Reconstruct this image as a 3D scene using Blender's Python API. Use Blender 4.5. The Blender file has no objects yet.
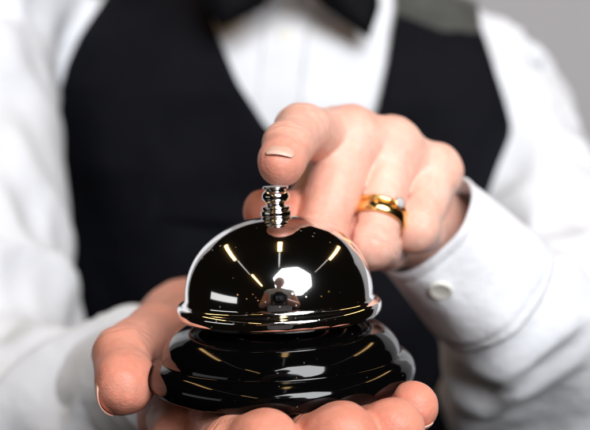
import bpy, bmesh, math, random
import numpy as np
from mathutils import Vector, Matrix

random.seed(4)
SC = bpy.context.scene
COL = SC.collection
MM = 0.001                       # everything below is written in millimetres

# ------------------------------------------------------------------ camera
CAM = np.array([4.8, -350.0, 88.0])
PITCH = math.radians(5.7)
FPX = 1098.0
FWD = np.array([0, math.cos(PITCH), -math.sin(PITCH)])
UP = np.array([0, math.sin(PITCH), math.cos(PITCH)])
RT = np.array([1.0, 0, 0])


def P(px, py, d):
    """a point of the place at distance d (mm) from the lens plane"""
    return CAM + RT * ((px - 295) / FPX * d) + UP * (-(py - 215) / FPX * d) + FWD * d


def A(*v):
    return np.array(v, float)


# ------------------------------------------------------------------ materials
def new_mat(name):
    m = bpy.data.materials.new(name)
    m.use_nodes = True
    nt = m.node_tree
    return m, nt, nt.nodes['Principled BSDF']


def N(nt, typ, **kw):
    n = nt.nodes.new(typ)
    for k, v in kw.items():
        if k in n.inputs:
            n.inputs[k].default_value = v
        else:
            setattr(n, k, v)
    return n


def L(nt, a, b):
    nt.links.new(a, b)


def ramp(nt, fac, stops):
    r = nt.nodes.new('ShaderNodeValToRGB')
    el = r.color_ramp.elements
    while len(el) < len(stops):
        el.new(0.5)
    for e, (p, c) in zip(el, stops):
        e.position = p
        e.color = (c[0], c[1], c[2], 1) if isinstance(c, (tuple, list)) else (c, c, c, 1)
    if fac is not None:
        L(nt, fac, r.inputs[0])
    return r


def mat_simple(name, col, rough=.5, metal=0, spec=.5, sheen=0):
    m, nt, b = new_mat(name)
    b.inputs['Base Color'].default_value = (*col, 1)
    b.inputs['Roughness'].default_value = rough
    b.inputs['Metallic'].default_value = metal
    b.inputs['Specular IOR Level'].default_value = spec
    b.inputs['Sheen Weight'].default_value = sheen
    return m


def mat_emit(name, col, s):
    m, nt, b = new_mat(name)
    b.inputs['Base Color'].default_value = (.8, .8, .8, 1)
    b.inputs['Emission Color'].default_value = (*col, 1)
    b.inputs['Emission Strength'].default_value = s
    return m


def mat_skin(name):
    m, nt, b = new_mat(name)
    tc = N(nt, 'ShaderNodeTexCoord')
    red = N(nt, 'ShaderNodeAttribute', attribute_name='red')
    wr = N(nt, 'ShaderNodeAttribute', attribute_name='wrinkle')
    hero = N(nt, 'ShaderNodeAttribute', attribute_name='warm')
    n1 = N(nt, 'ShaderNodeTexNoise', Scale=95.0, Detail=4.0, Roughness=.6)
    L(nt, tc.outputs['Object'], n1.inputs['Vector'])
    mot = ramp(nt, n1.outputs['Fac'], [(.3, 0.), (.75, 1.)])
    n2 = N(nt, 'ShaderNodeTexNoise', Scale=420.0, Detail=3.0)
    L(nt, tc.outputs['Object'], n2.inputs['Vector'])
    # base tone pale <-> warm palm tone
    mx = N(nt, 'ShaderNodeMix', data_type='RGBA')
    mx.inputs[6].default_value = (.86, .60, .50, 1)
    mx.inputs[7].default_value = (.76, .335, .235, 1)
    L(nt, hero.outputs['Fac'], mx.inputs[0])
    mx2 = N(nt, 'ShaderNodeMix', data_type='RGBA')
    mx2.inputs[7].default_value = (.72, .235, .16, 1)
    L(nt, mx.outputs[2], mx2.inputs[6])
    ad = N(nt, 'ShaderNodeMath', operation='MULTIPLY_ADD')
    L(nt, mot.outputs[0], ad.inputs[0])
    ad.inputs[1].default_value = .36
    m2 = N(nt, 'ShaderNodeMath', operation='MULTIPLY')
    L(nt, red.outputs['Fac'], m2.inputs[0])
    m2.inputs[1].default_value = .75
    L(nt, m2.outputs[0], ad.inputs[2])
    L(nt, ad.outputs[0], mx2.inputs[0])
    # fine freckling
    mx3 = N(nt, 'ShaderNodeMix', data_type='RGBA', blend_type='MULTIPLY')
    mx3.inputs[0].default_value = .25
    fr = ramp(nt, n2.outputs['Fac'], [(.35, (.8, .68, .62)), (.6, (1, 1, 1))])
    L(nt, mx2.outputs[2], mx3.inputs[6])
    L(nt, fr.outputs[0], mx3.inputs[7])
    L(nt, mx3.outputs[2], b.inputs['Base Color'])
    b.inputs['Subsurface Weight'].default_value = .5
    b.inputs['Subsurface Radius'].default_value = (1, .32, .16)
    b.inputs['Subsurface Scale'].default_value = .0019
    b.inputs['Specular IOR Level'].default_value = .42
    rr = N(nt, 'ShaderNodeMapRange')
    L(nt, n2.outputs['Fac'], rr.inputs[0])
    rr.inputs[3].default_value = .36
    rr.inputs[4].default_value = .56
    L(nt, rr.outputs[0], b.inputs['Roughness'])
    # relief : skin cells, fine lines, joint wrinkles
    vo = N(nt, 'ShaderNodeTexVoronoi', Scale=1500.0)
    vo.feature = 'DISTANCE_TO_EDGE'
    nz = N(nt, 'ShaderNodeTexNoise', Scale=300.0, Detail=2.0)
    L(nt, tc.outputs['Object'], nz.inputs['Vector'])
    vadd = N(nt, 'ShaderNodeVectorMath', operation='MULTIPLY_ADD')
    L(nt, nz.outputs['Color'], vadd.inputs[0])
    vadd.inputs[1].default_value = (.0012, .0012, .0012)
    L(nt, tc.outputs['Object'], vadd.inputs[2])
    L(nt, vadd.outputs[0], vo.inputs['Vector'])
    b1 = N(nt, 'ShaderNodeBump', Strength=.32, Distance=.00028)
    L(nt, vo.outputs['Distance'], b1.inputs['Height'])
    vb = N(nt, 'ShaderNodeTexVoronoi', Scale=430.0)
    vb.feature = 'DISTANCE_TO_EDGE'
    vm = N(nt, 'ShaderNodeMapping')
    vm.inputs['Scale'].default_value = (1, 1, 1.9)
    L(nt, vadd.outputs[0], vm.inputs['Vector'])
    L(nt, vm.outputs[0], vb.inputs['Vector'])
    vr = ramp(nt, vb.outputs['Distance'], [(0, 0.), (.12, 1.)])
    b1b = N(nt, 'ShaderNodeBump', Strength=.30, Distance=.00016)
    L(nt, vr.outputs[0], b1b.inputs['Height'])
    L(nt, b1.outputs[0], b1b.inputs['Normal'])
    b1 = b1b
    b2 = N(nt, 'ShaderNodeBump', Strength=.55, Distance=.0012)
    L(nt, n1.outputs['Fac'], b2.inputs['Height'])
    L(nt, b1.outputs[0], b2.inputs['Normal'])
    b3 = N(nt, 'ShaderNodeBump', Strength=.8, Distance=.0009)
    wv = N(nt, 'ShaderNodeAttribute', attribute_name='lines')
    L(nt, wv.outputs['Fac'], b3.inputs['Height'])
    L(nt, b2.outputs[0], b3.inputs['Normal'])
    L(nt, b3.outputs[0], b.inputs['Normal'])
    return m


def mat_cloth(name, col, rough, sheen, weave, weave_strength, spec=.3, col2=None, trans=0.):
    m, nt, b = new_mat(name)
    tc = N(nt, 'ShaderNodeTexCoord')
    w1 = N(nt, 'ShaderNodeTexWave', Scale=weave)
    w1.bands_direction = 'X'
    w2 = N(nt, 'ShaderNodeTexWave', Scale=weave)
    w2.bands_direction = 'Z'
    L(nt, tc.outputs['Object'], w1.inputs['Vector'])
    L(nt, tc.outputs['Object'], w2.inputs['Vector'])
    mu = N(nt, 'ShaderNodeMath', operation='MULTIPLY')
    L(nt, w1.outputs['Fac'], mu.inputs[0])
    L(nt, w2.outputs['Fac'], mu.inputs[1])
    bp = N(nt, 'ShaderNodeBump', Strength=weave_strength, Distance=.0003)
    L(nt, mu.outputs[0], bp.inputs['Height'])
    n = N(nt, 'ShaderNodeTexNoise', Scale=22.0, Detail=5.0, Roughness=.55)
    L(nt, tc.outputs['Object'], n.inputs['Vector'])
    bp2 = N(nt, 'ShaderNodeBump', Strength=.6, Distance=.008)
    L(nt, n.outputs['Fac'], bp2.inputs['Height'])
    L(nt, bp.outputs[0], bp2.inputs['Normal'])
    L(nt, bp2.outputs[0], b.inputs['Normal'])
    c2 = col2 or tuple(c * .93 for c in col)
    rp = ramp(nt, n.outputs['Fac'], [(.3, c2), (.7, col)])
    L(nt, rp.outputs[0], b.inputs['Base Color'])
    b.inputs['Roughness'].default_value = rough
    b.inputs['Sheen Weight'].default_value = sheen
    b.inputs['Specular IOR Level'].default_value = spec
    if trans:
        b.inputs['Subsurface Weight'].default_value = trans
        b.inputs['Subsurface Radius'].default_value = (1, .9, .8)
        b.inputs['Subsurface Scale'].default_value = .004
    return m


def mat_chrome(name):
    m, nt, b = new_mat(name)
    tc = N(nt, 'ShaderNodeTexCoord')
    b.inputs['Metallic'].default_value = 1
    # tiny dust specks that dull the polish, and hair-fine wipe marks
    vo = N(nt, 'ShaderNodeTexVoronoi', Scale=260.0)
    L(nt, tc.outputs['Object'], vo.inputs['Vector'])
    sp = ramp(nt, vo.outputs['Distance'], [(.055, 1.), (.10, 0.)])
    n = N(nt, 'ShaderNodeTexNoise', Scale=60.0, Detail=2.0)
    L(nt, tc.outputs['Object'], n.inputs['Vector'])
    gate = ramp(nt, n.outputs['Fac'], [(.40, 0.), (.52, 1.)])
    mu = N(nt, 'ShaderNodeMath', operation='MULTIPLY')
    L(nt, sp.outputs[0], mu.inputs[0])
    L(nt, gate.outputs[0], mu.inputs[1])
    smear = N(nt, 'ShaderNodeTexNoise', Scale=30.0, Detail=6.0, Roughness=.7, Distortion=1.5)
    L(nt, tc.outputs['Object'], smear.inputs['Vector'])
    rm = N(nt, 'ShaderNodeMapRange')
    L(nt, smear.outputs['Fac'], rm.inputs[0])
    rm.inputs[1].default_value = .35
    rm.inputs[2].default_value = .8
    rm.inputs[3].default_value = .018
    rm.inputs[4].default_value = .075
    ro = N(nt, 'ShaderNodeMath', operation='MULTIPLY_ADD')
    L(nt, mu.outputs[0], ro.inputs[0])
    ro.inputs[1].default_value = .6
    L(nt, rm.outputs[0], ro.inputs[2])
    L(nt, ro.outputs[0], b.inputs['Roughness'])
    b.inputs['Base Color'].default_value = (.80, .79, .78, 1)
    mp = N(nt, 'ShaderNodeMapping')
    mp.inputs['Rotation'].default_value = (.5, .9, .3)
    mp.inputs['Scale'].default_value = (1200, 60, 60)
    L(nt, tc.outputs['Object'], mp.inputs['Vector'])
    hs = N(nt, 'ShaderNodeTexNoise', Scale=1.0, Detail=3.0)
    L(nt, mp.outputs[0], hs.inputs['Vector'])
    hb = N(nt, 'ShaderNodeBump', Strength=.05, Distance=.00002)
    L(nt, hs.outputs['Fac'], hb.inputs['Height'])
    L(nt, hb.outputs[0], b.inputs['Normal'])
    # fingerprint haze : second rough lobe
    g = N(nt, 'ShaderNodeBsdfGlossy', Roughness=.17)
    g.inputs['Color'].default_value = (.8, .8, .82, 1)
    ms = N(nt, 'ShaderNodeMixShader')
    fz = N(nt, 'ShaderNodeMath', operation='MULTIPLY_ADD')
    L(nt, mu.outputs[0], fz.inputs[0])
    fz.inputs[1].default_value = .5
    fz.inputs[2].default_value = .035
    L(nt, fz.outputs[0], ms.inputs[0])
    L(nt, b.outputs[0], ms.inputs[1])
    L(nt, g.outputs[0], ms.inputs[2])
    out = nt.nodes['Material Output']
    L(nt, ms.outputs[0], out.inputs[0])
    return m


def mat_enamel(name):
    m, nt, b = new_mat(name)
    tc = N(nt, 'ShaderNodeTexCoord')
    b.inputs['Base Color'].default_value = (.0012, .0012, .0014, 1)
    b.inputs['Specular IOR Level'].default_value = .36
    b.inputs['Coat Weight'].default_value = .0
    b.inputs['Coat Roughness'].default_value = .03
    vo = N(nt, 'ShaderNodeTexVoronoi', Scale=330.0)
    L(nt, tc.outputs['Object'], vo.inputs['Vector'])
    sp = ramp(nt, vo.outputs['Distance'], [(.03, 1.), (.07, 0.)])
    n = N(nt, 'ShaderNodeTexNoise', Scale=80.0, Detail=2.0)
    L(nt, tc.outputs['Object'], n.inputs['Vector'])
    gate = ramp(nt, n.outputs['Fac'], [(.54, 0.), (.58, 1.)])
    mu = N(nt, 'ShaderNodeMath', operation='MULTIPLY')
    L(nt, sp.outputs[0], mu.inputs[0])
    L(nt, gate.outputs[0], mu.inputs[1])
    cr = ramp(nt, mu.outputs[0], [(0, (.0012, .0012, .0014)), (1, (.22, .21, .2))])
    L(nt, cr.outputs[0], b.inputs['Base Color'])
    sm = N(nt, 'ShaderNodeTexNoise', Scale=45.0, Detail=4.0)
    L(nt, tc.outputs['Object'], sm.inputs['Vector'])
    rm = N(nt, 'ShaderNodeMapRange')
    L(nt, sm.outputs['Fac'], rm.inputs[0])
    rm.inputs[3].default_value = .03
    rm.inputs[4].default_value = .10
    L(nt, rm.outputs[0], b.inputs['Roughness'])
    bp = N(nt, 'ShaderNodeBump', Strength=.05, Distance=.0006)
    L(nt, sm.outputs['Fac'], bp.inputs['Height'])
    L(nt, bp.outputs[0], b.inputs['Normal'])
    return m


M = {}
M['skin'] = mat_skin('skin')
M['chrome'] = mat_chrome('polished chrome')
M['chrome_fitting'] = mat_simple('chrome fitting', (.80, .79, .78), .05, 1)
M['enamel'] = mat_enamel('black enamel')
M['shirt'] = mat_cloth('white cotton', (.75, .76, .80), .85, .1, 900, .10, trans=.25)
M['vest'] = mat_cloth('navy black wool', (.0034, .0037, .0068), .7, .0, 700, .5, spec=.12, col2=(.0022, .0024, .0046))
M['satin'] = mat_cloth('black satin', (.0016, .0016, .0026), .6, .0, 900, .2, spec=.08)
M['gold'] = mat_simple('polished gold', (1.0, .67, .27), .15, 1)
M['gem'] = mat_simple('clear stone', (.97, .97, 1.), .03, 0, .9)
M['gem'].node_tree.nodes['Principled BSDF'].inputs['Transmission Weight'].default_value = .45
M['gem'].node_tree.nodes['Principled BSDF'].inputs['IOR'].default_value = 2.0
M['nail'] = mat_simple('fingernail', (.77, .43, .34), .34, 0, .45)
bn = M['nail'].node_tree.nodes['Principled BSDF']
bn.inputs['Subsurface Weight'].default_value = .4
bn.inputs['Subsurface Radius'].default_value = (1, .4, .25)
bn.inputs['Subsurface Scale'].default_value = .002
M['button'] = mat_simple('pearl button', (.80, .79, .72), .28, 0, .6)
M['thread'] = mat_simple('cotton thread', (.75, .75, .74), .8)
M['rubber'] = mat_simple('black rubber', (.012, .012, .012), .6)
M['hair'] = mat_simple('dark brown hair', (.035, .02, .012), .5)
M['eye'] = mat_simple('eye', (.7, .68, .66), .15)
M['black_plastic'] = mat_simple('black plastic', (.022, .022, .024), .32)
M['lens_glass'] = mat_simple('lens glass', (.004, .004, .012), .03, 0, .9)
M['tshirt'] = mat_simple('pale grey blue cotton', (.62, .68, .74), .85)
M['grey_hair'] = mat_simple('grey hair', (.55, .52, .5), .7)
M['lamp_metal'] = mat_simple('lamp housing', (.05, .05, .05), .5)

# wall
mw, nt, b = new_mat('grey plaster')
tc = N(nt, 'ShaderNodeTexCoord')
nn = N(nt, 'ShaderNodeTexNoise', Scale=3.0, Detail=6.0)
L(nt, tc.outputs['Object'], nn.inputs['Vector'])
rp = ramp(nt, nn.outputs['Fac'], [(.3, (.43, .415, .43)), (.7, (.465, .45, .465))])
L(nt, rp.outputs[0], b.inputs['Base Color'])
b.inputs['Roughness'].default_value = .9
M['wall'] = mw


# ------------------------------------------------------------------ object helpers
def mesh_obj(name, V, F, mat, parent=None, smooth=True, attrs=None, scale=MM):
    me = bpy.data.meshes.new(name)
    V = np.asarray(V, np.float64) * scale
    if isinstance(F, np.ndarray) and F.ndim == 2 and F.shape[1] == 4:
        me.vertices.add(len(V))
        me.vertices.foreach_set('co', V.astype(np.float32).ravel())
        me.loops.add(F.size)
        me.loops.foreach_set('vertex_index', F.astype(np.int32).ravel())
        me.polygons.add(len(F))
        me.polygons.foreach_set('loop_start', np.arange(0, F.size, 4, dtype=np.int32))
        me.polygons.foreach_set('loop_total', np.full(len(F), 4, np.int32))
        me.update(calc_edges=True)
        me.validate()
    else:
        me.from_pydata([tuple(v) for v in V], [], [tuple(int(i) for i in f) for f in F])
        me.update()
    me.polygons.foreach_set('use_smooth', np.full(len(me.polygons), smooth, bool))
    if attrs:
        for k, a in attrs.items():
            at = me.attributes.new(k, 'FLOAT', 'POINT')
            at.data.foreach_set('value', np.asarray(a, np.float32))
    me.materials.append(mat)
    o = bpy.data.objects.new(name, me)
    COL.objects.link(o)
    if parent is not None:
        o.parent = parent
    return o


def tag(o, label=None, cat=None, group=None, kind=None):
    if label:
        o['label'] = label
    if cat:
        o['category'] = cat
    if group:
        o['group'] = group
    if kind:
        o['kind'] = kind
    return o


def empty(name, label, cat):
    o = bpy.data.objects.new(name, None)
    COL.objects.link(o)
    return tag(o, label, cat)


def frame_from(axis, hint=(0, 0, 1)):
    a = np.asarray(axis, float)
    a = a / np.linalg.norm(a)
    h = np.asarray(hint, float)
    u = h - a * h.dot(a)
    if np.linalg.norm(u) < 1e-6:
        h = A(1, 0, 0)
        u = h - a * h.dot(a)
    u /= np.linalg.norm(u)
    v = np.cross(a, u)
    return a, u, v


def spline(pts, n):
    """Catmull-Rom through 2-D/3-D points, n samples per span"""
    p = [np.asarray(q, float) for q in pts]
    p = [2 * p[0] - p[1]] + p + [2 * p[-1] - p[-2]]
    out = []
    for i in range(1, len(p) - 2):
        for k in range(n):
            t = k / n
            out.append(.5 * ((2 * p[i]) + (-p[i - 1] + p[i + 1]) * t + (2 * p[i - 1] - 5 * p[i] + 4 * p[i + 1] - p[i + 2]) * t * t
                             + (-p[i - 1] + 3 * p[i] - 3 * p[i + 1] + p[i + 2]) * t ** 3))
    out.append(p[-2])
    return out


def revolve(prof, seg=160, org=A(0, 0, 0), axis=A(0, 0, 1), hint=(1, 0, 0), sx=1., sy=1., closed=False, wob=None):
    """prof: (r, h) ; returns V, F"""
    a, u, v = frame_from(axis, hint)
    V, F = [], []
    n = len(prof)
    for j in range(seg):
        t = 2 * math.pi * j / seg
        for i, (r, h) in enumerate(prof):
            rr = r * (1 + (wob(t, h) if wob else 0))
            V.append(org + a * h + u * (rr * math.cos(t) * sx) + v * (rr * math.sin(t) * sy))
    m = n if closed else n - 1
    for j in range(seg):
        k = (j + 1) % seg
        for i in range(m):
            i2 = (i + 1) % n
            F.append((j * n + i, k * n + i, k * n + i2, j * n + i2))
    return V, F


def join(parts):
    V, F = [], []
    for v, f in parts:
        b0 = len(V)
        V += [np.asarray(q) for q in v]
        F += [tuple(i + b0 for i in q) for q in f]
    return V, F


# ------------------------------------------------------------------ implicit modelling
class Field:
    def __init__(s, lo, hi, h):
        s.lo = np.asarray(lo, float)
        s.h = h
        s.n = np.ceil((np.asarray(hi) - s.lo) / h).astype(int) + 1
        s.F = np.full(s.n, 60.0, np.float32)

    def sub(s, lo, hi):
        a = np.clip(np.floor((np.asarray(lo) - s.lo) / s.h).astype(int), 0, s.n)
        b = np.clip(np.ceil((np.asarray(hi) - s.lo) / s.h).astype(int) + 1, 0, s.n)
        sl = tuple(slice(i, j) for i, j in zip(a, b))
        ax = [s.lo[i] + s.h * np.arange(a[i], b[i]) for i in range(3)]
        if min(len(q) for q in ax) == 0:
            return None, None
        return sl, (ax[0][:, None, None], ax[1][None, :, None], ax[2][None, None, :])

    def add(s, prim, k=0., carve=False):
        fn, lo, hi = prim
        m = k + 3 * s.h + 3
        sl, X = s.sub(np.asarray(lo) - m, np.asarray(hi) + m)
        if sl is None:
            return
        d = fn(*X).astype(np.float32)
        f = s.F[sl]
        if carve:
            if k > 0:
                hh = np.clip(.5 - .5 * (d + f) / k, 0, 1)
                s.F[sl] = f + (-d - f) * hh + k * hh * (1 - hh)
            else:
                s.F[sl] = np.maximum(f, -d)
        elif k > 0:
            hh = np.maximum(k - np.abs(f - d), 0) / k
            s.F[sl] = np.minimum(f, d) - hh * hh * hh * k / 6
        else:
            s.F[sl] = np.minimum(f, d)

    def merge(s, o, k):
        f, d = s.F, o.F
        hh = np.maximum(k - np.abs(f - d), 0) / k
        s.F = np.minimum(f, d) - hh * hh * hh * k / 6

    def displace(s, fn, band=4.0):
        ii = np.nonzero(np.abs(s.F) < band)
        X, Y, Z = (s.lo[q] + s.h * ii[q] for q in range(3))
        s.F[ii] += fn(X, Y, Z).astype(np.float32)

    def coords(s):
        ax = [s.lo[i] + s.h * np.arange(s.n[i]) for i in range(3)]
        return ax[0][:, None, None], ax[1][None, :, None], ax[2][None, None, :]

    def mesh(s):
        F = s.F
        S = F < 0
        nx, ny, nz = F.shape
        cnt = np.zeros((nx - 1, ny - 1, nz - 1), np.int8)
        for i in (0, 1):
            for j in (0, 1):
                for k in (0, 1):
                    cnt += S[i:nx - 1 + i, j:ny - 1 + j, k:nz - 1 + k]
        mixed = (cnt > 0) & (cnt < 8)
        idx = np.full(cnt.shape, -1, np.int32)
        cells = np.argwhere(mixed)
        idx[mixed] = np.arange(len(cells))
        pos = np.zeros((len(cells), 3))
        num = np.zeros(len(cells))
        cs = [(i, j, k) for i in (0, 1) for j in (0, 1) for k in (0, 1)]
        for a in cs:
            for ax in range(3):
                if a[ax] == 1:
                    continue
                b = list(a)
                b[ax] = 1
                fa = F[cells[:, 0] + a[0], cells[:, 1] + a[1], cells[:, 2] + a[2]]
                fb = F[cells[:, 0] + b[0], cells[:, 1] + b[1], cells[:, 2] + b[2]]
                cr = (fa < 0) != (fb < 0)
                t = np.where(cr, fa / np.where(cr, fa - fb, 1), 0)
                p = np.zeros((len(cells), 3))
                for q in range(3):
                    p[:, q] = a[q]
                p[:, ax] += t
                pos[cr] += p[cr]
                num += cr
        V = s.lo + s.h * (cells + pos / num[:, None])
        quads = []
        for ax in range(3):
            o = [x for x in range(3) if x != ax]
            s0 = [slice(1, -1)] * 3
            s1 = [slice(1, -1)] * 3
            s0[ax] = slice(0, -1)
            s1[ax] = slice(1, None)
            A0, A1 = S[tuple(s0)], S[tuple(s1)]
            cr = np.argwhere(A0 != A1)
            sg = A0[cr[:, 0], cr[:, 1], cr[:, 2]]
            base = cr.copy()          # cell index on the crossed axis, low corner on the others
            def cell(d1, d2):
                c = base.copy()
                c[:, o[0]] += d1
                c[:, o[1]] += d2
                return idx[c[:, 0], c[:, 1], c[:, 2]]
            q = np.stack([cell(0, 0), cell(1, 0), cell(1, 1), cell(0, 1)], 1)
            if ax == 1:
                sg = ~sg
            q[~sg] = q[~sg][:, ::-1]
            quads.append(q)
        Q = np.concatenate(quads)
        Q = Q[(Q >= 0).all(1)]
        return V, Q


def cone(a, b, ra, rb, flat=None):
    """round cone; flat=(direction, factor) squeezes it along a direction"""
    a = np.asarray(a, float)
    b = np.asarray(b, float)
    ba = b - a
    l2 = ba.dot(ba)
    rr = ra - rb
    a2 = max(l2 - rr * rr, 1e-6)
    il2 = 1 / l2
    mx = max(ra, rb)

    def fn(X, Y, Z):
        px, py, pz = X - a[0], Y - a[1], Z - a[2]
        if flat is not None:
            d, f = flat
            d = np.asarray(d, float)
            d = d / np.linalg.norm(d)
            tt = np.clip((px * ba[0] + py * ba[1] + pz * ba[2]) * il2, 0, 1)
            q = (px - tt * ba[0]) * d[0] + (py - tt * ba[1]) * d[1] + (pz - tt * ba[2]) * d[2]
            px = px + q * d[0] * (1 / f - 1)
            py = py + q * d[1] * (1 / f - 1)
            pz = pz + q * d[2] * (1 / f - 1)
        y = px * ba[0] + py * ba[1] + pz * ba[2]
        z = y - l2
        cx = px * l2 - ba[0] * y
        cy = py * l2 - ba[1] * y
        cz = pz * l2 - ba[2] * y
        x2 = cx * cx + cy * cy + cz * cz
        y2 = y * y * l2
        z2 = z * z * l2
        k = np.sign(rr) * rr * rr * x2
        r = (np.sqrt(x2 * a2 * il2) + y * rr) * il2 - ra
        c1 = np.sign(z) * a2 * z2 > k
        c2 = np.sign(y) * a2 * y2 < k
        r = np.where(c2, np.sqrt(x2 + y2) * il2 - ra, r)
        r = np.where(c1, np.sqrt(x2 + z2) * il2 - rb, r)
        return r
    return fn, np.minimum(a, b) - mx, np.maximum(a, b) + mx


def ball(c, r):
    c = np.asarray(c, float)
    r = np.asarray(r, float) * np.ones(3)

    def fn(X, Y, Z):
        q = np.sqrt(((X - c[0]) / r[0]) ** 2 + ((Y - c[1]) / r[1]) ** 2 + ((Z - c[2]) / r[2]) ** 2)
        return (q - 1) * r.min()
    return fn, c - r, c + r


_rn = np.random.RandomState(7)
_W = [(_rn.randn(3), _rn.rand() * 6.28) for _ in range(60)]


def wnoise(X, Y, Z, lam, o=0, n=7, stretch=None):
    """cheap smooth 3-D noise ~[-1,1] with wavelength lam (mm); stretch=(dir, factor)"""
    r = 0
    for i in range(n):
        d, ph = _W[(o + i) % 60]
        d = d / np.linalg.norm(d)
        d = d * (.7 + .6 * ((i * 37) % 10) / 10)
        if stretch is not None:
            s, f = stretch
            s = np.asarray(s, float)
            s = s / np.linalg.norm(s)
            d = d - s * d.dot(s) * (1 - 1 / f)
        k = d * 2 * math.pi / lam
        r = r + np.sin(X * k[0] + Y * k[1] + Z * k[2] + ph + .9 * np.sin((X * k[1] + Y * k[2] - Z * k[0]) * .43 + 2 * ph))
    return r / math.sqrt(n) * .8


def seg_param(V, a, b):
    """distance along and normalised parameter of points V against a segment"""
    ba = b - a
    l = np.linalg.norm(ba)
    t = (V - a) @ ba / (l * l)
    c = a + np.clip(t, 0, 1)[:, None] * ba
    return t, np.linalg.norm(V - c, axis=1), l


# ================================================================== THE SURROUND
def box_mesh(c, s):
    c = A(*c); s = A(*s) / 2
    V = [c + s * A(x, y, z) for x in (-1, 1) for y in (-1, 1) for z in (-1, 1)]
    F = [(0, 1, 3, 2), (4, 6, 7, 5), (0, 4, 5, 1), (2, 3, 7, 6), (0, 2, 6, 4), (1, 5, 7, 3)]
    return V, F


V, F = box_mesh((300, 1230, -150), (2600, 60, 1700))
wall = tag(mesh_obj('wall', V, F, M['wall'], smooth=False), kind='structure')

# ================================================================== THE BELL
TILT = math.radians(1.9)
bell = empty('desk_bell', 'chrome desk bell on a glossy black base resting on an open palm', 'bell')
bell.rotation_euler = (0, -TILT, 0)
BELL_X = .6
bell.location = (BELL_X * MM, 0, 0)

base_prof = ([(0, -1.0), (39.9, -1.0), (41.2, -.8), (42.0, -.4)]
             + [tuple(p) for p in spline([(42.5, 0), (43.1, 1.2), (43.35, 2.8), (43.05, 4.6), (42.3, 6.0), (41.1, 7.2), (39.9, 7.9), (39.1, 8.3)], 6)]
             + [tuple(p) for p in spline([(38.8, 8.6), (38.5, 9.9), (37.7, 11.9), (36.1, 14.0), (33.9, 15.9), (31.2, 17.4), (27.8, 18.6), (23.0, 19.7), (17.0, 20.5)], 6)]
             + [(12, 20.8), (4, 20.9), (0, 20.9)])
V, F = revolve(base_prof, 220)
mesh_obj('base', V, F, M['enamel'], bell)
V, F = revolve([(0, -1.9), (38, -1.9), (38.6, -1.6), (38.6, -.4), (0, -.4)], 120)
mesh_obj('foot_pad', V, F, M['rubber'], bell)

DZ = 21.0                         # underside of the gong
outer = spline([(31.3, 0), (32.3, .35), (32.85, 1.3), (33.0, 2.5), (32.85, 3.5), (32.3, 4.2), (31.4, 4.7), (30.8, 5.15), (30.45, 5.7)], 7)
for a_ in np.linspace(.012, math.pi / 2 - .04, 90):
    outer.append(A(30.35 * math.cos(a_) ** (2 / 2.13), 6.0 + 25.95 * math.sin(a_) ** (2 / 2.13)))
inner = [(r - .9 if r > 3 else r, max(h - .9, .0)) for r, h in outer][::-1]
prof = [(r, h + DZ) for r, h in [tuple(p) for p in outer]] + [(r, h + DZ) for r, h in inner]
V, F = revolve(prof, 260, closed=True)
mesh_obj('gong', V, F, M['chrome'], bell)

TOP = DZ + 31.8


def band(r, z0, z1, b_=.22):
    """a turned band with crisp rounded shoulders"""
    return [(r - b_, z0), (r - b_ * .45, z0 + b_ * .12), (r - b_ * .12, z0 + b_ * .45), (r, z0 + b_), (r + .02, (z0 + z1) / 2), (r, z1 - b_),
            (r - b_ * .12, z1 - b_ * .45), (r - b_ * .45, z1 - b_ * .12), (r - b_, z1)]


kn = ([(3.2, TOP - 1.0), (4.1, TOP - .3), (4.15, TOP)] + band(5.0, TOP + .05, TOP + 1.75, .4) + [(4.3, TOP + 1.8), (4.25, TOP + 2.0)]
      + band(4.65, TOP + 2.05, TOP + 3.15, .35) + [(3.2, TOP + 3.25), (2.6, TOP + 3.28)])
V, F = revolve(kn, 90)
mesh_obj('collar', V, F, M['chrome_fitting'], bell)
kn = ([(3.0, TOP + 3.2), (2.9, TOP + 3.5), (2.9, TOP + 3.8), (3.05, TOP + 4.1)]
      + [(4.5 * math.sin(t), TOP + 6.3 - 2.95 * math.cos(t)) for t in np.linspace(.74, 2.38, 26)]
      + [(3.1, TOP + 8.5), (3.2, TOP + 8.65)] + band(4.1, TOP + 8.75, TOP + 9.55, .25) + [(0, TOP + 9.6)])
V, F = revolve(kn, 90)
mesh_obj('push_button', V, F, M['chrome_fitting'], bell)
V, F = revolve([(0, 18.8), (5.5, 18.8), (5.5, 20.5), (3, 22), (2.4, 24), (2.4, TOP), (0, TOP)], 40)
mesh_obj('striker_post', V, F, M['chrome'], bell)
KNOB_TOP = TOP + 9.6

# ================================================================== THE PERSON : hands
# ---------- palm-up hand (image left and below)
lo_idx = dict(mcp=A(-30, 31, -16), pip=A(-19, -9, -14), dip=P(234, 451, 318), tip=P(268, 443, 308))
lo_mid = dict(mcp=A(-12, 35, -16), pip=A(2, -9, -14.5), dip=P(318, 446, 317), tip=P(344, 437, 307))
lo_rin = dict(mcp=A(6, 37, -15), pip=A(19, -3, -13.5), dip=P(374, 438, 321), tip=P(393, 428, 314))
lo_pin = dict(mcp=A(22, 37, -12), pip=A(34, 7, -11), dip=A(40, -9, -8), tip=P(415, 406, 331))
lo_thb = dict(cmc=A(-36, 78, -1), mcp=A(-45, 42, 4.0), ip=A(-52.5, 8, 6.0), tip=P(124, 386, 346))
lo_wr = A(-36, 98, -6)
FINGERS_LO = [(lo_idx, (11.5, 10.2, 9.6, 9.4)), (lo_mid, (11.5, 10.4, 9.9, 9.8)), (lo_rin, (11, 9.8, 9.1, 8.9)), (lo_pin, (10, 8.6, 7.9, 7.3))]

H = .62
fl = Field((-80, -66, -46), (60, 150, 34), H)


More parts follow.
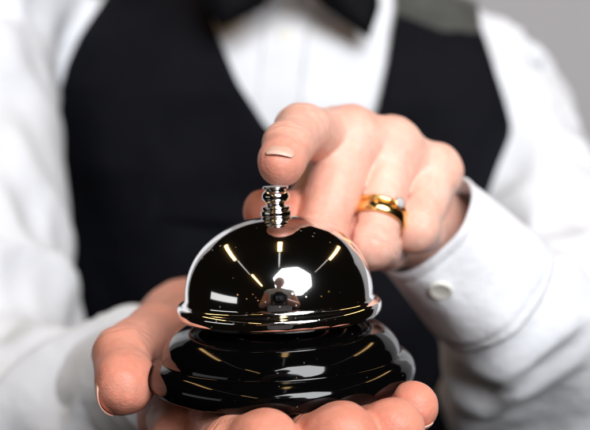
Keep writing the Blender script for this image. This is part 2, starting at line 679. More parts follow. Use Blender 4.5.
def finger_field(ref, J, R, knuckle=.5, k=3.0):
    f = Field.__new__(Field)
    f.lo, f.h, f.n = ref.lo, ref.h, ref.n
    f.F = np.full(ref.n, 60.0, np.float32)
    pts = [J[q] for q in ('mcp', 'pip', 'dip', 'tip')]
    for i in range(3):
        f.add(cone(pts[i], pts[i + 1], R[i] * (1.0 if i == 0 else .97), R[i + 1] * .97), k if i else 0)
    for i in (1, 2):
        f.add(ball(pts[i], R[i] + knuckle * .3), 3)
    # fleshy belly of each phalanx
    f.add(ball((pts[2] + pts[3]) / 2 + (pts[3] - pts[2]) * .25, R[3] * .98), 4)
    return f


fing = None
for J, R in FINGERS_LO:
    f = finger_field(fl, J, R)
    if fing is None:
        fing = f
    else:
        fing.merge(f, 2.6)
# palm
palm = Field.__new__(Field)
palm.lo, palm.h, palm.n = fl.lo, fl.h, fl.n
palm.F = np.full(fl.n, 60.0, np.float32)
wr_side = [A(-46, 92, -9), A(-40, 94, -10), A(-32, 96, -10), A(-24, 96, -9)]
for (J, R), w in zip(FINGERS_LO, wr_side):
    palm.add(cone(J['mcp'], w, R[0] + .5, 14.5), 8)
palm.add(cone(A(-8, 60, -14), A(-22, 84, -12), 13, 14), 8)
palm.add(cone(A(18, 48, -11), A(-10, 86, -8), 11, 14), 7)      # heel of the hand, little-finger side
palm.add(cone(lo_wr, A(-40, 118, -4), 21, 22, flat=((0, 0, 1), .78)), 10)
palm.add(cone(A(-40, 118, -4), P(140, 382, 505), 21, 22, flat=((0, 0, 1), .8)), 8)
palm.add(cone(A(-34, 74, -16), A(-36, 30, -22), 18, 15), 8)
palm.add(cone(A(-40, 46, -12), A(-33, 2, -19), 14, 9.5), 8)
palm.add(cone(A(-20, 70, -22), A(0, 40, -24), 14, 12), 8)
# thumb
palm.add(cone(lo_thb['cmc'], lo_thb['mcp'], 15.5, 12.2), 9)
palm.add(cone(A(-36, 62, -6), lo_thb['mcp'] + A(2, 0, -3), 16, 10.5), 8)
th = Field.__new__(Field)
th.lo, th.h, th.n = fl.lo, fl.h, fl.n
th.F = np.full(fl.n, 60.0, np.float32)
th.add(cone(lo_thb['mcp'], lo_thb['ip'], 12.0, 9.6), 0)
th.add(cone(lo_thb['ip'], lo_thb['tip'], 9.7, 9.1), 3.0)
th.add(ball(lo_thb['tip'] + A(.2, 2.5, 1.0), (9.4, 9.1, 9.9)), 3)
palm.merge(th, 5)
palm.merge(fing, 7)
# the palm gives way to the bell that rests on it
ct, st = math.cos(TILT), math.sin(TILT)


def bell_solid(X, Y, Z):
    X = X - BELL_X
    x = X * ct + Z * st
    z = -X * st + Z * ct
    r = np.sqrt(x * x + Y * Y)
    pr = np.array([p for p in base_prof[1:-3]])
    zz = np.clip(z, pr[0, 1], pr[-1, 1])
    rad = np.interp(zz, pr[:, 1], pr[:, 0]) + .25
    d = r - rad
    return np.maximum(np.maximum(d, -z), z - 18.9) + 0 * X


palm.add((bell_solid, A(-44, -44, -2), A(44, 44, 22)), .8, carve=True)
palm.displace(lambda X, Y, Z: .30 * wnoise(X, Y, Z, 16, 3) + .12 * wnoise(X, Y, Z, 6, 20))
loV, loF = palm.mesh()

# ---------- pressing hand (image right and above)
up_idx = dict(mcp=P(340, 139, 414), pip=P(302, 131, 376), dip=P(288, 146, 358), tip=P(280.5, 164.5, 347))
up_mid = dict(mcp=P(350, 138, 400), pip=P(318, 240, 381), dip=P(341, 246, 407), tip=P(352, 226, 418))
up_rin = dict(mcp=P(391, 148, 409), pip=P(372, 244, 389), dip=P(386, 248, 412), tip=P(392, 228, 422))
up_pin = dict(mcp=P(434, 172, 419), pip=P(415, 229, 401), dip=P(424, 232, 420), tip=P(426, 216, 430))
up_thb = dict(cmc=P(410, 235, 462), mcp=P(350, 225, 428), ip=P(305, 215, 402), tip=P(264, 211, 384))
UPW = [P(395, 190, 462), P(404, 195, 464), P(412, 200, 464), P(420, 206, 462)]
up_wr = P(416, 212, 463)
FINGERS_UP = [(up_idx, (11.2, 9.2, 7.9, 7.1)), (up_mid, (10.8, 9.5, 8.4, 7.5)), (up_rin, (10.8, 8.9, 7.9, 7.2)), (up_pin, (10.0, 8.3, 7.2, 6.6))]
allp = np.array([J[q] for J, R in FINGERS_UP for q in J] + list(up_thb.values()) + UPW + [P(492, 285, 466)])
fu = Field(allp.min(0) - 24, allp.max(0) + 28, H)


def like(f):
    g = Field.__new__(Field)
    g.lo, g.h, g.n = f.lo, f.h, f.n
    g.F = np.full(f.n, 60.0, np.float32)
    return g


fing = None
for i, (J, R) in enumerate(FINGERS_UP):
    f = finger_field(fu, J, R, .8)
    if fing is None:
        fing = f
    else:
        fing.merge(f, 1.0 if i > 1 else 2.2)
hand = like(fu)
for (J, R), w in zip(FINGERS_UP, UPW):
    hand.add(cone(J['mcp'], w, R[0] - .8, 11), 7)
    hand.add(ball(J['mcp'] + A(0, 3, .6), R[0] - .4), 6)                 # knuckle
hand.add(cone((up_idx['mcp'] + up_mid['mcp']) / 2 + A(4, 14, -6), UPW[1], 12, 12), 6)
hand.add(cone((up_rin['mcp'] + up_pin['mcp']) / 2 + A(0, 12, -8), UPW[2], 12, 12), 6)
hand.add(cone(up_wr, P(492, 285, 464), 17, 19), 8)
tb = like(fu)
tb.add(cone(up_thb['cmc'], up_thb['mcp'], 13, 10.5), 0)
tb.add(cone(up_thb['mcp'], up_thb['ip'], 10.3, 9.0), 3)
tb.add(cone(up_thb['ip'], up_thb['tip'], 8.8, 7.6), 3)
hand.merge(tb, 5)
# web folds between the knuckles, tendons
hand.add(cone(P(350, 152, 420), P(322, 200, 408), 9, 7.5), 5)
hand.add(cone(P(348, 150, 428), P(312, 200, 414), 11, 9), 5)
for (J, R), (J2, R2) in zip(FINGERS_UP[:-1], FINGERS_UP[1:]):
    hand.add(cone(J['mcp'] + A(0, 1, -.5), J2['mcp'] + A(0, 1, -.5), R[0] - .6, R2[0] - .6), 5)
hand.merge(fing, 5.5)
for (J, R), (J2, R2) in zip(FINGERS_UP[1:-1], FINGERS_UP[2:]):       # the cleft between neighbouring fingers
    pts = []
    for t_ in (.5, .64, .82, 1.0):
        a_ = J['mcp'] * (1 - t_) + J['pip'] * t_
        b_ = J2['mcp'] * (1 - t_) + J2['pip'] * t_
        ra_ = R[0] * (1 - t_) + R[1] * t_
        rb_ = R2[0] * (1 - t_) + R2[1] * t_
        dd_ = np.linalg.norm(b_ - a_)
        s_ = np.clip((dd_ ** 2 + ra_ ** 2 - rb_ ** 2) / (2 * dd_), 1, dd_)
        m_ = a_ + (b_ - a_) * s_ / dd_
        ax_ = J['pip'] - J['mcp']
        n_ = np.cross(b_ - a_, ax_)
        n_ /= np.linalg.norm(n_)
        if n_.dot(FWD) > 0:
            n_ = -n_
        pts.append(m_ + n_ * (math.sqrt(max(ra_ ** 2 - s_ ** 2, 1)) + (1.1 if t_ < .6 else -.2)))
    for p_, q_, r0_, r1_ in zip(pts[:-1], pts[1:], (.4, 1.0, 1.3), (1.0, 1.3, 1.5)):
        hand.add(cone(p_, q_, r0_, r1_), 1.6, carve=True)
for (J, R), w in zip(FINGERS_UP, UPW):
    a0 = J['mcp'] + A(0, 4, R[0] * .82)
    hand.add(cone(a0, a0 * .35 + (w + A(0, 0, 11.5)) * .65, 1.7, 1.0), 4.5)
hand.displace(lambda X, Y, Z: .28 * wnoise(X, Y, Z, 15, 11) + .10 * wnoise(X, Y, Z, 5, 30))
# knob top flattens the pad
kt = A(BELL_X + math.sin(-TILT) * KNOB_TOP, 0, math.cos(TILT) * KNOB_TOP)


def knob_solid(X, Y, Z):
    r = np.sqrt((X - kt[0]) ** 2 + (Y - kt[1]) ** 2 + 0 * Z)
    return np.maximum(r - 4.1, (Z - kt[2]) + 0 * r)


hand.add((knob_solid, kt - A(5, 5, 9), kt + A(5, 5, 1)), 1.0, carve=True)
upV, upF = hand.mesh()


# ---------- attributes for the skin
def skin_attrs(V, fingers, thumb, warm, dorsal_lines):
    red = np.zeros(len(V))
    lines = np.zeros(len(V))
    wr = np.zeros(len(V))

    def g(c, s, a):
        return a * np.exp(-((V - c) ** 2).sum(1) / (2 * s * s))
    for J, R in fingers:
        red += g(J['tip'], 7.5, .85)
        red += g(J['pip'], 8, .35) + g(J['mcp'] + A(0, 0, 6), 8, .30) + g(J['dip'], 6, .2)
        for q0, q1, q2, n in (('mcp', 'pip', 'dip', 3), ('pip', 'dip', 'tip', 2)):
            t, d, l = seg_param(V, J[q1], J[q2])
            s = np.where(t < 0, -((V - J[q1]) @ (J[q0] - J[q1])) / np.linalg.norm(J[q0] - J[q1]), t * l)
            near = np.exp(-((V - J[q1]) ** 2).sum(1) / (2 * 8.5 ** 2))
            warp = .5 * wnoise(V[:, 0], V[:, 1], V[:, 2], 7, 5)
            for o in (-3.3, -1.9, -.2, 1.3, 2.9)[:n + 2]:
                lines -= near * np.exp(-((s - o + warp) ** 2) / (2 * .36 ** 2)) * (.55 + .35 * wnoise(V[:, 0], V[:, 1], V[:, 2], 5, 25))
    T = thumb
    red += g(T['tip'], 9, .75) + g(T['ip'], 8, .2)
    for off in (-1.5, 1.2):
        t, d, l = seg_param(V, T['ip'], T['tip'])
        warp = .8 * wnoise(V[:, 0], V[:, 1], V[:, 2], 11, 8)
        near = np.exp(-((V - T['ip']) ** 2).sum(1) / (2 * 11 ** 2))
        lines -= .5 * near * np.exp(-((t * l - off + 1.6 * warp) ** 2) / (2 * .45 ** 2))
    # finger-print like relief on the pads
    for c in [J['tip'] for J, R in fingers] + [T['tip']]:
        near = np.exp(-((V - c) ** 2).sum(1) / (2 * 8.0 ** 2))
        lines += near * .03 * np.sin((np.linalg.norm((V - c) * A(1, 1.4, 1.0) + A(0, 0, 4), axis=1)
                                      + .5 * wnoise(V[:, 0], V[:, 1], V[:, 2], 9, 14)) * 2 * math.pi / 1.25)
    return dict(red=np.clip(red, 0, 1), lines=lines, wrinkle=wr, warm=np.full(len(V), warm))


at_lo = skin_attrs(loV, FINGERS_LO, lo_thb, .85, False)
at_up = skin_attrs(upV, FINGERS_UP, up_thb, .0, True)
at_up['warm'] = np.clip(.10 + .8 * np.exp(-((upV - up_thb['tip']) ** 2).sum(1) / (2 * 20. ** 2))
                        + .5 * np.exp(-((upV - up_idx['tip']) ** 2).sum(1) / (2 * 9. ** 2)), 0, 1)

# ================================================================== THE PERSON : body under the clothes, clothes
T0 = P(292, 120, 895)
yaw, roll = math.radians(-7), math.radians(3.0)
cz, sz, cr_, sr = math.cos(yaw), math.sin(yaw), math.cos(roll), math.sin(roll)
# local axes: ex = person's left (image right), ey = back, ez = up
Rz = np.array([[cz, -sz, 0], [sz, cz, 0], [0, 0, 1]])
Ry = np.array([[cr_, 0, sr], [0, 1, 0], [-sr, 0, cr_]])
RM = Rz @ Ry
EX, EY, EZ = RM[:, 0], RM[:, 1], RM[:, 2]


def TL(x, y, z):
    return T0 + EX * x + EY * y + EZ * z


ZS = np.array([-480, -300, -150, -40, 20, 55, 80, 100, 118, 140, 200.])
WS = np.array([168, 168, 180, 195, 198, 192, 172, 130, 66, 56, 54.])
DS = np.array([100, 100, 108, 116, 112, 98, 82, 70, 60, 56, 54.])


def torso_fn(X, Y, Z, off=0.):
    px, py, pz = X - T0[0], Y - T0[1], Z - T0[2]
    x = px * EX[0] + py * EX[1] + pz * EX[2]
    y = px * EY[0] + py * EY[1] + pz * EY[2]
    z = px * EZ[0] + py * EZ[1] + pz * EZ[2]
    w = np.interp(z, ZS, WS) + off
    d = np.interp(z, ZS, DS) + off
    q = (np.abs(x / w) ** 2.5 + np.abs(y / d) ** 2.5) ** (1 / 2.5)
    return (q - 1) * np.minimum(w, d) * .9


def torso(off=0.):
    return (lambda X, Y, Z: torso_fn(X, Y, Z, off)), TL(0, 0, -150) - A(200, 150, 330), TL(0, 0, -150) + A(200, 150, 330)


SH_L = P(502, 100, 890)          # person's left shoulder (image right)
EL_L = P(607, 440, 690)
WR_L = P(474, 272, 462)
SH_R = P(-46, -45, 850)
EL_R = P(-14, 440, 650)
WR_R = P(140, 384, 505)

body = Field(A(-420, 100, -330), A(380, 720, 430), 5.0)
body.add(torso(-9), 0)
for sh, el, wr in ((SH_L, EL_L, WR_L), (SH_R, EL_R, WR_R)):
    body.add(cone(sh, el, 42, 34), 25)
    body.add(cone(el, wr, 36, 21), 10)
NB = TL(0, 15, 110)
HD = TL(0, 0, 262)
body.add(cone(NB, TL(0, 10, 200), 56, 54), 20)
body.add(ball(HD + A(0, 5, 22), (76, 96, 88)), 10)                       # skull
body.add(ball(HD + A(0, -22, -45), (56, 62, 58)), 22)                    # jaw
body.add(ball(HD + A(0, -62, -88), (22, 20, 16)), 14)                    # chin
body.add(cone(HD + A(0, -92, 8), HD + A(0, -108, -26), 8, 13), 8)        # nose
body.add(cone(HD + A(-34, -80, 24), HD + A(34, -80, 24), 11, 11), 10)    # brow
for s in (-1, 1):
    body.add(ball(HD + A(33 * s, -92, 4), (17, 12, 11)), 6, carve=True)
    body.add(ball(HD + A(33 * s, -76, 3), (14, 14, 12)), 2)
    body.add(ball(HD + A(76 * s, 4, -8), (8, 18, 30)), 5)                # ears
body.add(cone(HD + A(-18, -84, -54), HD + A(18, -84, -54), 6, 6), 5)     # lips
bV, bF = body.mesh()
nb = len(bV)
at_b = dict(red=np.zeros(nb), lines=np.zeros(nb), wrinkle=np.zeros(nb), warm=np.full(nb, .2))

# one skin mesh : torso and arms with both hands
V = np.concatenate([bV, loV, upV])
F = np.concatenate([bF, loF + nb, upF + nb + len(loV)])
at = {k: np.concatenate([at_b[k], at_lo[k], at_up[k]]) for k in at_b}
person = mesh_obj('person', V, F, M['skin'], attrs=at)
tag(person, 'person in white shirt, dark waistcoat and bow tie pressing the desk bell', 'person')


# hair and eyes
hr = Field(HD - A(110, 120, 120), HD + A(110, 140, 130), 4.0)
hr.add(ball(HD + A(0, 14, 32), (84, 100, 90)), 0)
hr.add(ball(HD + A(0, -75, -40), (75, 75, 82)), 8, carve=True)
hr.add(ball(HD + A(0, 10, -92), (130, 120, 62)), 8, carve=True)
X_, Y_, Z_ = hr.coords()
hr.F = hr.F + (2.2 * wnoise(X_, Y_, Z_, 30, 3, stretch=((0, 1, -.5), 4))).astype(np.float32)
v, f = hr.mesh()
mesh_obj('hair', v, f, M['hair'], person)
for s in (-1, 1):
    V, F = revolve([(0.01, -11)] + [(11 * math.sin(t), -11 * math.cos(t)) for t in np.linspace(.2, 2.9, 14)] + [(.01, 11)], 24, org=HD + A(33 * s, -82, 3), axis=A(0, -1, 0), hint=(0, 0, 1))
    mesh_obj('eye', V, F, M['eye'], person)


# ---------- nails
M['nail_edge'] = mat_simple('nail edge', (.80, .50, .41), .42)


def nail(c, axis, nrm, R, ln, half_deg, name='fingernail', lift=.1):
    """plate curved round the finger: c = centre of the nail's bed on the finger axis"""
    a, u, v = frame_from(axis, nrm)       # a = towards the tip, u = outward
    nu, nv = 18, 18
    th = .3
    V, F = [], []
    for lay in (0, 1):
        for i in range(nu + 1):
            for j in range(nv + 1):
                x = 2 * i / nu - 1
                y = 2 * j / nv - 1
                # rounded outline
                sx = x * math.sqrt(max(0, 1 - .38 * y * y))
                sy = y * math.sqrt(max(0, 1 - .38 * x * x))
                ang = math.radians(half_deg) * sx
                e = max(abs(x), abs(y))
                rr = R + lift - (0 if lay == 0 else th) - .35 * e ** 6
                curve = -.055 * R * (sy * 1.0) ** 2 * 1.2
                V.append(c + a * (sy * ln / 2) + (u * math.cos(ang) + v * math.sin(ang)) * (rr + curve))
    W = nv + 1
    n = (nu + 1) * W
    for i in range(nu):
        for j in range(nv):
            q = (i * W + j, (i + 1) * W + j, (i + 1) * W + j + 1, i * W + j + 1)
            F.append(q)
            F.append(tuple(k + n for k in q[::-1]))
    ring = [i * W for i in range(nu + 1)] + [nu * W + j for j in range(1, nv + 1)] + [i * W + nv for i in range(nu - 1, -1, -1)] + [j for j in range(nv - 1, 0, -1)]
    for i in range(len(ring)):
        p, q = ring[i], ring[(i + 1) % len(ring)]
        F.append((q, p, p + n, q + n))
    o = mesh_obj(name, V, F, M['nail'], person)
    o.data.materials.append(M['nail_edge'])
    for p_ in o.data.polygons:
        js = [(q_ % n) % W for q_ in p_.vertices]
        if sum(js) / len(js) > nv * .90:
            p_.material_index = 1
    return o


ax = up_idx['tip'] - up_idx['dip']
nail(up_idx['tip'] - ax / np.linalg.norm(ax) * .8, ax, A(.03, -.60, 1), 7.08, 11.5, 50, lift=.02)
ax = lo_thb['tip'] - lo_thb['ip']
nail(lo_thb['tip'] + A(0, 1.5, 0), ax, A(-1, .55, -.25), 9.3, 14, 50)
for J, R in FINGERS_LO:
    ax = J['tip'] - J['dip']
    nail(J['tip'], ax, A(0, -.1, -1), R[3] + .15, 11, 48)


# ---------- the shirt
SHIRT_H = 3.2
sf = Field(A(-430, 60, -330), A(380, 740, 330), SHIRT_H)
sf.add(torso(2), 0)
# person's left arm (image right)
dU = EL_L - SH_L
dF = WR_L - EL_L
sf.add(cone(SH_L, EL_L, 48, 52), 18)
sf.add(cone(EL_L, WR_L + (EL_L - WR_L) * .30, 58, 46), 10)
sf.add(cone(EL_L, WR_L + (EL_L - WR_L) * .14, 40, 29.5), 14)
sf.add(cone(P(494, 402, 610), P(560, 420, 690), 28, 50), 18)              # cloth hanging under the forearm
# person's right arm (image left)
sf.add(cone(SH_R, EL_R, 66, 62), 18)
sf.add(cone(P(2, -62, 845), P(-34, 95, 820), 66, 42), 45)
sf.add(cone(EL_R, WR_R, 56, 29), 10)
sf.add(cone(P(-40, 440, 600), P(80, 420, 530), 48, 30), 16)
sf.add(cone(NB + A(0, 0, 6), NB + A(0, 4, 42), 60, 58), 8)                 # collar stand


def shirt_folds(X, Y, Z):
    arm = np.clip((np.abs((X - T0[0]) * EX[0] + (Y - T0[1]) * EX[1] + (Z - T0[2]) * EX[2]) - 130) / 50, 0, 1)
    arm = np.maximum(arm, np.clip((T0[1] - 150 - Y) / 60, 0, 1))
    fold = (3.4 * np.abs(wnoise(X, Y, Z, 95, 2, stretch=((.35, .5, .8), 1.8))) - 1.5
            + 1.6 * wnoise(X, Y, Z, 42, 17, stretch=((.8, .4, -.3), 2.2)))
    g = 11.0 * np.abs(wnoise(X, Y, Z, 75, 33, stretch=((1, .1, .5), 1.9))) - 5 + 2.5 * wnoise(X, Y, Z, 30, 3, stretch=((.6, .2, 1), 2.))
    return fold * (.35 + .65 * arm) + g * arm


sf.displace(shirt_folds, 26.)
v, f = sf.mesh()
shirt = mesh_obj('shirt', v, f, M['shirt'], person)
shirt['label'] = 'white cotton dress shirt with long sleeves'


def hit_axis(px, py, a, b, r0, r1, lo=200, hi=900):
    """first point of a pixel's ray on a cone round the segment"""
    ba = b - a
    l = np.linalg.norm(ba)
    for d in np.arange(lo, hi, .5):
        p = P(px, py, d)
        t = (p - a).dot(ba) / (l * l)
        q = np.linalg.norm(p - a - t * ba)
        if q < r0 + (r1 - r0) * t and -.2 < t < 1.2:
            n = (p - a - t * ba) / q
            return p, n
    return None, None


def button(c, n, r, parent, name='button'):
    a, u, v = frame_from(n, (0, 0, 1))
    prof = [(0.01, .55), (r * .55, .5), (r * .66, .6), (r * .78, .8), (r * .92, .7), (r, .35), (r, -.3), (r * .9, -.6), (0.01, -.6)]
    V, F = revolve(prof, 40, org=c, axis=n)
    b_ = mesh_obj(name, V, F, M['button'], parent)
    parts = []
    for s in (-1, 1):
        for q in (-1, 1):
            o = c + u * s * r * .2 + v * q * r * .2
            parts.append(revolve([(0.01, .62), (r * .1, .60), (r * .11, .4)], 10, org=o, axis=n))
    V, F = join(parts)
    mesh_obj('thread', V, F, M['thread'], b_) if parent.parent is None else None
    return b_


def cuff(a, b, r0, r1, seam_dir, sx=1., name='cuff'):
    """double-layer shirt cuff between a (hand end) and b"""
    l = np.linalg.norm(b - a)
    prof = ([(r0 - 1.6, 9), (r0 - 1.6, .8)] + [(r0 - .8 + .9 * math.sin(t), .9 - .9 * math.cos(t)) for t in np.linspace(-1.2, 1.4, 7)]
            + [(r0 + .1, 4.0), (r0 - .25, 4.6), (r0 + .15, 5.2)])
    for k in range(1, 13):
        t = k / 12
        prof.append((r0 + (r1 - r0) * t + .15, 5.2 + (l - 10.5) * t))
    prof += [(r1 - .2, l - 4.8), (r1 + .1, l - 4), (r1 + .2, l - 1.5), (r1 - .3, l), (r1 - 3.0, l + .6), (r1 - 3.4, l - 3)]

    def wob(t, h):
        return .03 * math.sin(2 * t + .6 + h * .03) + .018 * math.sin(5 * t + h * .07) + .006 * math.sin(9 * t - h * .11)
    V, F = revolve(prof, 140, org=a, axis=b - a, hint=seam_dir, wob=wob, sx=sx)
    return mesh_obj(name, V, F, M['shirt'], shirt)


CA = P(424, 225, 444)
CB = P(496, 293, 464)
cuff(CA, CB, 24.5, 29.5, (0, 0, 1))
p, n = hit_axis(441, 290, CA, CB, 24.7, 29.7)
button(p + n * .35, n, 4.8, shirt)
# cuff of the palm-up hand, mostly behind the thumb and the bell
RA = P(166, 374, 480)
RB = P(105, 396, 528)
cuff(RA, RB, 26.5, 29, (0, 0, 1))

# shirt-front : placket with buttons
def torso_front(x, z, off):
    w = np.interp(z, ZS, WS) + off
    d = np.interp(z, ZS, DS) + off
    q = max(0., 1 - abs(x / w) ** 2.5) ** (1 / 2.5)
    return -d * q


def strip(x0, x1, z0, z1, off, nx=8, nz=30, thick=1.4):
    V, F = [], []
    for lay in (0, 1):
        for i in range(nx + 1):
            for j in range(nz + 1):
                x = x0 + (x1 - x0) * i / nx
                z = z0 + (z1 - z0) * j / nz
                V.append(TL(x, torso_front(x, z, off - lay * thick), z))
    W = nz + 1
    n = (nx + 1) * W
    for i in range(nx):
        for j in range(nz):
            q = (i * W + j, (i + 1) * W + j, (i + 1) * W + j + 1, i * W + j + 1)
            F += [q, tuple(k + n for k in q[::-1])]
    for j in range(nz):
        F.append((j + 1, j, j + n, j + 1 + n))
        k = nx * W
        F.append((k + j, k + j + 1, k + j + 1 + n, k + j + n))
    return V, F


V, F = strip(-11, 21, -120, 108, 4.2)
mesh_obj('placket', V, F, M['shirt'], shirt)
for z in (62, -10):
    nrm = -EY
    button(TL(5, torso_front(5, z, 6.2), z), nrm, 5.2, shirt)
# collar wings
for s in (-1, 1):
    V, F = [], []
    pts = [(4, 118), (52, 128), (46, 96), (24, 76), (3, 100)]
    for lay in (0, 1):
        for x, z in pts:
            V.append(TL(5 + s * x, torso_front(x, min(z, 100), 9 - lay * 3) - (5 if z > 90 else 1), z))
    n = len(pts)
    F = [tuple(range(n)) if s < 0 else tuple(range(n))[::-1], tuple(range(n, 2 * n))[::-1] if s < 0 else tuple(range(n, 2 * n))]
    F += [(i, (i + 1) % n, (i + 1) % n + n, i + n) for i in range(n)]
    mesh_obj('collar', V, F, M['shirt'], shirt, smooth=False)


# ---------- the vest : a shell over the shirt, cut at neck and armholes
def to_local(px, py, d):
    q = P(px, py, d) - T0
    return A(q.dot(EX), q.dot(EZ))


def poly_sdf(x, z, poly):
    d = np.full(x.shape, 1e9)
    ins = np.zeros(x.shape, bool)
    n = len(poly)
    for i in range(n):
        a, b_ = poly[i], poly[(i + 1) % n]
        e = b_ - a
        wx, wz = x - a[0], z - a[1]
        t = np.clip((wx * e[0] + wz * e[1]) / (e @ e), 0, 1)
        d = np.minimum(d, (wx - t * e[0]) ** 2 + (wz - t * e[1]) ** 2)
        c = ((a[1] <= z) != (b_[1] <= z)) & (x < (b_[0] - a[0]) * (z - a[1]) / (b_[1] - a[1] + 1e-9) + a[0])
        ins ^= c
    d = np.sqrt(d)
    return np.where(ins, -d, d)


DV = 790
front_pts = [(150, -90), (200, -22), (215, 28), (240, 80), (268, 122), (292, 150), (318, 172), (340, 160), (362, 138), (378, 108), (388, 60), (394, 10), (392, -50),
             (482, -40), (482, 24), (496, 70), (514, 130), (528, 190), (532, 240), (534, 330), (538, 520),
             (20, 520), (28, 330), (34, 210), (30, 130), (48, 60), (80, 0), (92, -90)]
poly_f = [to_local(x, y, DV) for x, y in front_pts]
back_pts = [(150, -90), (215, -60), (380, -52), (482, -40), (482, 24), (496, 70), (514, 130), (528, 190), (532, 240), (534, 330), (538, 520),
            (20, 520), (28, 330), (34, 210), (30, 130), (48, 60), (80, 0), (92, -90)]
poly_b = [to_local(x, y, DV) for x, y in back_pts]
vf = Field(TL(0, 0, -130) - A(210, 150, 280), TL(0, 0, -130) + A(210, 150, 280), 2.6)
X_, Y_, Z_ = vf.coords()
base_d = torso_fn(X_, Y_, Z_, 12.0)
fold = 3.0 * wnoise(X_, Y_, Z_, 130, 9, stretch=((.2, 0, 1), 2)) + 1.6 * wnoise(X_, Y_, Z_, 50, 40, stretch=((1, 0, .4), 2))
base_d = base_d + fold
px_, py_, pz_ = X_ - T0[0], Y_ - T0[1], Z_ - T0[2]
lx = px_ * EX[0] + py_ * EX[1] + pz_ * EX[2]
ly = px_ * EY[0] + py_ * EY[1] + pz_ * EY[2]
lz = px_ * EZ[0] + py_ * EZ[1] + pz_ * EZ[2]
pd = np.where(ly < 0, poly_sdf(lx, lz, poly_f), poly_sdf(lx, lz, poly_b))
shell = np.maximum(base_d, -(base_d + 6.5))
k = 4.0
hh = np.clip(.5 - .5 * (pd - shell) / k, 0, 1)
vf.F = (pd + (shell - pd) * hh + k * hh * (1 - hh)).astype(np.float32)
v, f = vf.mesh()
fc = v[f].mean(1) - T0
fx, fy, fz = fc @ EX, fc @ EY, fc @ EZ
sheen_part = (fz > 71 - .16 * (fx - 130) + 3 * np.sin(fx * .05)) & (fy > -88)  # shoulder highlight painted in: these faces get a lighter grey cloth
M['sheen_grey'] = mat_cloth('painted shoulder sheen', (.085, .092, .087), .4, .2, 800, .3, spec=.5, col2=(.025, .028, .027))
vest = mesh_obj('waistcoat', v, f[~sheen_part], M['vest'], person)
mesh_obj('shoulder_sheen', v, f[sheen_part], M['sheen_grey'], vest)
vest['label'] = 'navy black waistcoat with a deep V neck'


def vest_button(x, z):
    nrm = -EY
    button(TL(x, torso_front(x, z, 14.5), z), nrm, 6, vest)


M['button_keep'] = M['button']
M['button'] = mat_simple('black button', (.01, .01, .012), .3)
q = to_local(330, 215, DV)
for i in range(4):
    vest_button(q[0] + 6, q[1] - 62 * i)
M['button'] = M['button_keep']
# welt pocket
qa = to_local(150, 205, DV)
V, F = strip(qa[0], qa[0] + 78, qa[1] - 9, qa[1] + 9, 14.8, thick=3)
mesh_obj('welt_pocket', V, F, M['vest'], vest)

# ---------- bow tie
tie = bpy.data.objects.new('bow_tie', None)
COL.objects.link(tie)
tie.parent = person


def wing(poly, d0, th, name):
    """padded cloth wing: polygon at distance d0, swollen by th"""
    c = np.mean([A(*p) for p in poly], 0)
    n = 14
    out = []
    m = len(poly)
    pts = []
    for i in range(m):
        a, b_ = A(*poly[i]), A(*poly[(i + 1) % m])
        for k in range(n):
            pts.append(a + (b_ - a) * k / n)
    rings = 9
    V, F = [], []
    for side in (-1, 1):
        for r in range(rings + 1):
            t = r / rings
            for p_ in pts:
                q_ = c + (p_ - c) * t
                bulge = (1 - t ** 2.5) ** .6 * th
                V.append(P(q_[0], q_[1], d0 + side * (bulge + .2) + 3 * math.sin(q_[0] * .11) * (1 - t)))
    K = len(pts)
    nl = (rings + 1) * K
    for s in (0, 1):
        for r in range(rings):
            for i in range(K):
                j = (i + 1) % K
                q_ = (s * nl + r * K + i, s * nl + r * K + j, s * nl + (r + 1) * K + j, s * nl + (r + 1) * K + i)
                F.append(q_ if s == 0 else q_[::-1])
    for i in range(K):
        j = (i + 1) % K
        F.append((rings * K + i, rings * K + j, nl + rings * K + j, nl + rings * K + i))
    return mesh_obj(name, V, F, M['satin'], tie)


wing([(283, -14), (263, 7), (221, 29), (200, 1), (196, -70), (230, -80), (276, -58)], 758, 8, 'bow')
wing([(303, -14), (326, 9), (369, 39), (380, 8), (378, -62), (350, -74), (308, -58)], 764, 8, 'bow')
v_, f_ = revolve([(0.01, -16), (9, -15), (12, -8), (12, 8), (9, 15), (.01, 16)], 30, org=P(293, -38, 756), axis=A(0, 0, 1), sy=.75)
mesh_obj('knot', v_, f_, M['satin'], tie)

# ================================================================== RINGS
fa, fb = up_rin['mcp'], up_rin['pip']
axr = (fb - fa) / np.linalg.norm(fb - fa)


def axis_at_py(py):
    best = None
    for t in np.linspace(0, 1, 401):
        q = fa + (fb - fa) * t - CAM
        dd = q.dot(FWD)
        y = 215 - q.dot(UP) / dd * FPX
        if best is None or abs(y - py) < best[0]:
            best = (abs(y - py), t)
    return fa + (fb - fa) * best[1], best[1]


c, t = axis_at_py(219)
rf = (10.8 + (8.9 - 10.8) * t) * .97 + .2
wed = []
w = 2.3
for q in np.linspace(-1, 1, 15):
    wed.append((rf + 1.25 * math.sqrt(max(0, 1 - abs(q) ** 2.6)) + .25, q * w))
prof = [(rf, -w + .3)] + wed + [(rf, w - .3)]
V, F = revolve(prof, 120, org=c, axis=axr, closed=True)
r1 = tag(mesh_obj('wedding_ring', V, F, M['gold']), 'wide polished gold band on the ring finger, nearer the fingertip', 'ring')
c2 = c - axr * 3.25
rg = empty('engagement_ring', 'thin gold ring set with a small white stone, worn above the wide band', 'ring')
rf2 = rf + .35
prof = [(rf2 + .8 * math.cos(a_) + .3, .95 * math.sin(a_)) for a_ in np.linspace(0, 2 * math.pi, 13)[:-1]]
V, F = revolve(prof, 110, org=c2, axis=axr, closed=True)
mesh_obj('band', V, F, M['gold'], rg)
a_, u_, v_ = frame_from(axr, -FWD)
